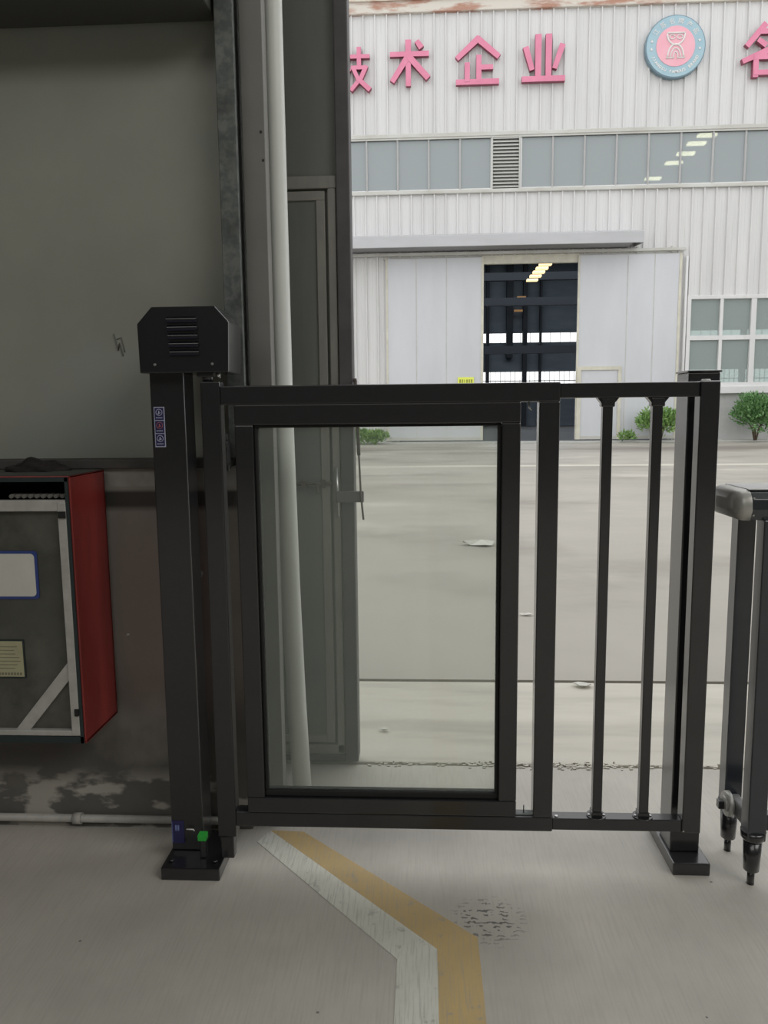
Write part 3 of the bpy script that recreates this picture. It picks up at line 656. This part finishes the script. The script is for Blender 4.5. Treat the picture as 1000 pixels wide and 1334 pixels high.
t = thing('buffer_block', (-.545, 2.03, 1.06), 'small black rubber buffer on the steel column behind the gate hinge', 'buffer')
b = MB(); b.box(-.556, -.516, 2.0, 2.045, 1.06, 1.13, bev=.01); b.build('rubber', M['blackrub'], t)
box('mount', M['galv'], t, -.548, -.524, 2.043, 2.05, 1.045, 1.145, bev=.002)

# ================================================================== GATE OPERATOR POST (left)
t = thing('gate_operator', (-.62, 1.9, 0), 'black motorised gate post with chamfered vented head, left of the swing gate', 'gate post')
box('base_plate', M['black'], t, -.684, -.530, 1.818, 2.005, 0, .034, bev=.003)
box('post', M['black'], t, -.680, -.594, 1.902, 1.985, .034, 1.31, bev=.003)
hz = [(-.688, 1.298), (-.470, 1.298), (-.466, 1.418), (-.499, 1.455), (-.653, 1.455), (-.690, 1.415)]
h = MB().prism(hz, 'y', 1.862, 1.99, bev=.0025).build('head', M['black2'], t)
for k in range(5):                                                    # pressed vent louvres
    z = 1.425-k*.0195; q = .0015*k
    b = MB(); b.prism([(1.863, z-.0075), (1.8565, z-.006), (1.8565, z+.001), (1.863, z+.0075)], 'x', -.618+q, -.542+q*.5, bev=.001)
    b.build('vent_louvre', M['stickblue'] if False else M['black2'], h)
    b = MB(); b.box(-.617+q, -.543, 1.8555, 1.858, z-.0075, z-.0045); b.build('vent_slot', M['slot'], h)
for x in (-.650, -.509): MB().tube([(x, 1.863, 1.318), (x, 1.859, 1.318)], [.0042, .003], 10).build('screw', M['silver'], h)
b = MB(); b.tube([(-.528, 1.885, 1.275), (-.528, 1.885, 1.300)], .013, 14).box(-.552, -.512, 1.872, 1.9, 1.288, 1.299, bev=.002); b.build('pivot_shaft', M['black2'], t)
MB().tube([(-.500, 1.88, 1.285), (-.500, 1.88, 1.299)], .005, 8).build('pivot_bolt', M['silver'], t)
st = MB().box(-.672, -.6455, 1.9005, 1.902, 1.117, 1.217).build('warning_sticker', M['stickline'], t)
b = MB()
for k in range(3): b.box(-.6701, -.6474, 1.8997, 1.9006, 1.1195+k*.0325, 1.1500+k*.0325)
b.build('panel', M['stickblue'], st)
def ring(b, x, z, r, y): 
    b.tube([(x+r*math.cos(2*math.pi*k/16), y, z+r*math.sin(2*math.pi*k/16)) for k in range(17)], .0007, 6, cap=False)
for k, mm in ((0, 'stickline'), (1, 'stickred'), (2, 'stickline')):
    b = MB(); zc = 1.1365+k*.0325; ring(b, -.6588, zc+.002, .0078, 1.8995)
    b.tube([(-.6588, 1.8995, zc+.006), (-.660, 1.8995, zc-.003)], .0012, 6); b.tube([(-.663, 1.8995, zc-.002), (-.655, 1.8995, zc+.001)], .0009, 6)
    b.build('icon', M[mm], st)
    b = MB()
    for q in range(6): b.box(-.667+q*.0028, -.6651+q*.0028, 1.8990, 1.8999, zc-.0125, zc-.0103)
    b.build('caption', M['stickline'], st)
# round-the-foot label, wire and green plug
lb = MB().box(-.6785, -.645, 1.9003, 1.902, .055, .118).build('foot_label', M['stickblue'], t)
b = MB()
for k in range(13): b.box(-.6785, -.6765+(.0008 if k % 2 else 0), 1.8995, 1.9004, .058+k*.0046, .060+k*.0046)
for x in (-.669, -.6625): b.box(x, x+.0042, 1.8995, 1.9004, .093, .106).box(x, x+.0042, 1.8995, 1.9004, .09, .0915)
b.build('print', mat('pale_blue_print', (.2, .25, .5), rough=.5), lb)
b = MB(); b.tube([(-.636, 1.893, .099), (-.617, 1.893, .0985), (-.615, 1.893, .094)], .0016, 8); b.build('wire', M['white'], t)
MB().box(-.598, -.575, 1.862, 1.885, .083, .1, bev=.002).build('green_plug', M['green'], t)
box('plug_stem', M['black'], t, -.594, -.577, 1.865, 1.885, .034, .084, bev=.003)
b = MB(); b.box(-.539, -.502, 1.866, 1.896, .034, .0975, bev=.004); b.build('lower_pivot', M['black'], t)
for x, y in ((-.55, 1.85), (-.665, 1.85)): MB().tube([(x, y, .034), (x, y, .040)], .008, 6).build('anchor_bolt', M['black2'], t)

# ================================================================== SWING GATE LEAF
t = thing('swing_gate', (-.52, 1.88, .13), 'wide black swing gate with a glass panel and two thin bars', 'gate')
Y0, Y1 = 1.86, 1.90
box('hinge_stile', M['black'], t, -.541, -.493, Y0, Y1, .098, 1.276, bev=.003)
box('top_rail', M['black'], t, -.493, .325, Y0, Y1, 1.219, 1.265, bev=.003)
box('bottom_rail', M['black'], t, -.493, .325, Y0, Y1, .129, .168, bev=.003)
box('middle_stile', M['black'], t, .275, .324, Y0-.001, Y1, .168, 1.2195, bev=.003)
box('extension_top_rail', M['black'], t, .325, .650, Y0+.004, Y1-.004, 1.227, 1.262, bev=.002)
box('extension_bottom_rail', M['black'], t, .325, .650, Y0+.004, Y1-.002, .132, .164, bev=.002)
box('closing_stile', M['black'], t, .650, .696, Y0, Y1, .131, 1.264, bev=.003)
for xx in (.427, .544):
    bl = box('baluster', M['black'], t, xx, xx+.024, Y0+.010, Y0+.032, .164, 1.227, bev=.002)
    b = MB(); b.tube([(xx+.012, Y0+.021, .164), (xx+.012, Y0+.021, .167)], .025, 20).box(xx-.002, xx+.026, Y0+.007, Y0+.035, .166, .180, bev=.002)
    b.box(xx-.004, xx+.028, Y0+.007, Y0+.034, 1.205, 1.227, bev=.003).prism([(xx-.014, 1.227), (xx+.038, 1.227), (xx+.028, 1.215), (xx-.004, 1.215)], 'y', Y0+.010, Y0+.032)
    b.build('baluster_collar', M['black'], bl)
    for s in (-1, 1): MB().tube([(xx+.012+s*.019, Y0+.018, .167), (xx+.012+s*.019, Y0+.018, .1695)], .003, 8).build('screw', M['silver'], bl)
MB().tube([(.668, 1.88, 1.264), (.668, 1.88, 1.268)], [.012, .009], 16).build('lock_cap', M['white'], t)
MB().tube([(.336, 1.872, .164), (.336, 1.872, .1675)], .004, 8).build('screw', M['silver'], t)
MB().tube([(.653, 1.859, .138), (.653, 1.857, .138)], .002, 8).build('rivet', M['silver'], t)
pf = MB(); P0, P1 = Y0-.002, Y1-.004
pf.box(-.460, .232, P0, P1, 1.170, 1.2195, bev=.003).box(-.460, .232, P0, P1, .169, .211, bev=.003).box(-.460, -.414, P0, P1, .211, 1.170, bev=.003).box(.187, .232, P0, P1, .211, 1.170, bev=.003)
pf = pf.build('panel_frame', M['black'], t)
b = MB(); b.box(-.414, .187, P0+.01, P1, .211, .226, bev=.002).box(-.414, .187, P0+.01, P1, 1.163, 1.170, bev=.002).box(-.414, -.406, P0+.01, P1, .226, 1.163, bev=.002).box(.179, .187, P0+.01, P1, .226, 1.163, bev=.002)
b.build('gasket', M['blackrub'], pf)
box('glass', M['paneglass'], pf, -.408, .181, 1.875, 1.881, .224, 1.166)
b = MB(); b.tube([(.253, 1.88, 1.219), (.253, 1.88, 1.205), (.262, 1.88, 1.200)], .0022, 8); b.build('hook', M['silver'], t)
b = MB(); b.box(.232, .275, 1.868, 1.89, .168, .1705).tube([(.254, 1.88, .17), (.254, 1.88, .19)], .0016, 8); b.build('panel_bolt', M['galv'], t)

# receiving post (right)
t = thing('receiving_post', (.69, 1.98, 0), 'short black square post on a base plate behind the closing end of the gate', 'gate post')
box('base_plate', M['black'], t, .640, .735, 1.885, 2.10, 0, .034, bev=.003)
box('post', M['black'], t, .648, .724, 1.94, 2.03, .034, 1.287, bev=.003)
b = MB(); b.box(.645, .727, 1.937, 2.033, 1.287, 1.292, bev=.0015); b.build('cap', M['black2'], t)
MB().box(.668, .70, 1.937, 1.941, .09, 1.2, bev=.001).build('rubber_stop', M['blackrub'], t)

# ================================================================== SECOND BARRIER (right edge)
t = thing('barrier_fence', (.83, 1.93, 0), 'blue-black barrier with rounded grey end cap and adjustable feet, at the right photo edge', 'barrier')
prof = [(1.845, .935), (2.005, .935), (2.020, .955), (2.020, .985), (2.006, 1.000), (1.985, 1.006), (1.87, 1.006), (1.850, 1.000), (1.838, .985), (1.834, .960)]
b = MB(); b.prism(prof, 'x', .765, 2.6, bev=.0015); b.build('beam', mat('bright_lacquer', (.03, .035, .04), rough=.22, coat=.6), t)
b = MB(); b.box(.77, 2.6, 1.856, 2.0, 1.0055, 1.0085, bev=.001); b.build('sky_sheen_top', mat('sky_sheen_white', (.55, .55, .55), rough=.3), t)  # pale strip that paints the sky's reflection onto the beam top
# domed end cap
b = MB(); cyc, czc = 1.93, .968; rings = []
for x, s in ((.772, 1.02), (.755, 1.02), (.748, .98), (.742, .9), (.738, .75), (.736, .4)):
    rings.append([b.b.verts.new((x, cyc+(y-cyc)*s, czc+(z-czc)*s)) for y, z in prof])
for a, c in zip(rings, rings[1:]):
    for k in range(len(prof)): f = b.b.faces.new((a[k], c[k], c[(k+1) % len(prof)], a[(k+1) % len(prof)])); f.smooth = True
b.b.faces.new(rings[-1]); b.build('end_cap', M['captone'], t)
for z in (.948, .988): MB().tube([(.775, 1.838, z), (.775, 1.833, z)], .0022, 8).build('screw', M['silver'], t)
def leg(x, yf, lab=None):
    lg = MB().box(x-.0225, x+.0225, yf, yf+.045, .125, .936, bev=.003).build('leg', M['blueblack'], t)
    ft = MB(); yc = yf+.0225
    ft.tube([(x, yc, .146), (x, yc, .128), (x, yc, .118)], [.030, .029, .022], 20); ft.tube([(x, yc, .118), (x, yc, .04), (x, yc, .034)], [.0225, .019, .012], 16); ft.tube([(x, yc, .036), (x, yc, 0)], [.009, .009], 12)
    ft.build('foot', M['black'], lg)
for x in (.825, 2.3): leg(x, 1.835); leg(x, 1.985)
b = MB(); b.box(.848, 2.28, 1.845, 1.875, .15, .192, bev=.003); b.build('lower_rail', M['blueblack'], t)
b = MB(); b.box(.812, .838, 1.88, 1.985, .135, .178, bev=.006); cb = b.build('cross_brace', mat('worn_grey_casting', (.25, .25, .25), (.16, .165, .165), 25, .5), t)
b = MB(); b.tube([(.808, 1.965, .158), (.796, 1.965, .158)], [.034, .032], 20); b.tube([(.798, 1.965, .158), (.790, 1.965, .158)], [.022, .02], 18); b.build('washer', M['captone'], cb)
MB().box(.776, .792, 1.955, 1.975, .146, .168, bev=.002).build('lock_nut', M['black'], cb)
for k in range(11):
    x = 1.0+k*.12
    MB().box(x, x+.02, 1.85, 1.87, .19, .936, bev=.002).build('bar', M['blueblack'], t)

for o in bpy.data.objects:
    if '_o' in o: del o['_o']
    if not o.parent and o.type == 'EMPTY': pass
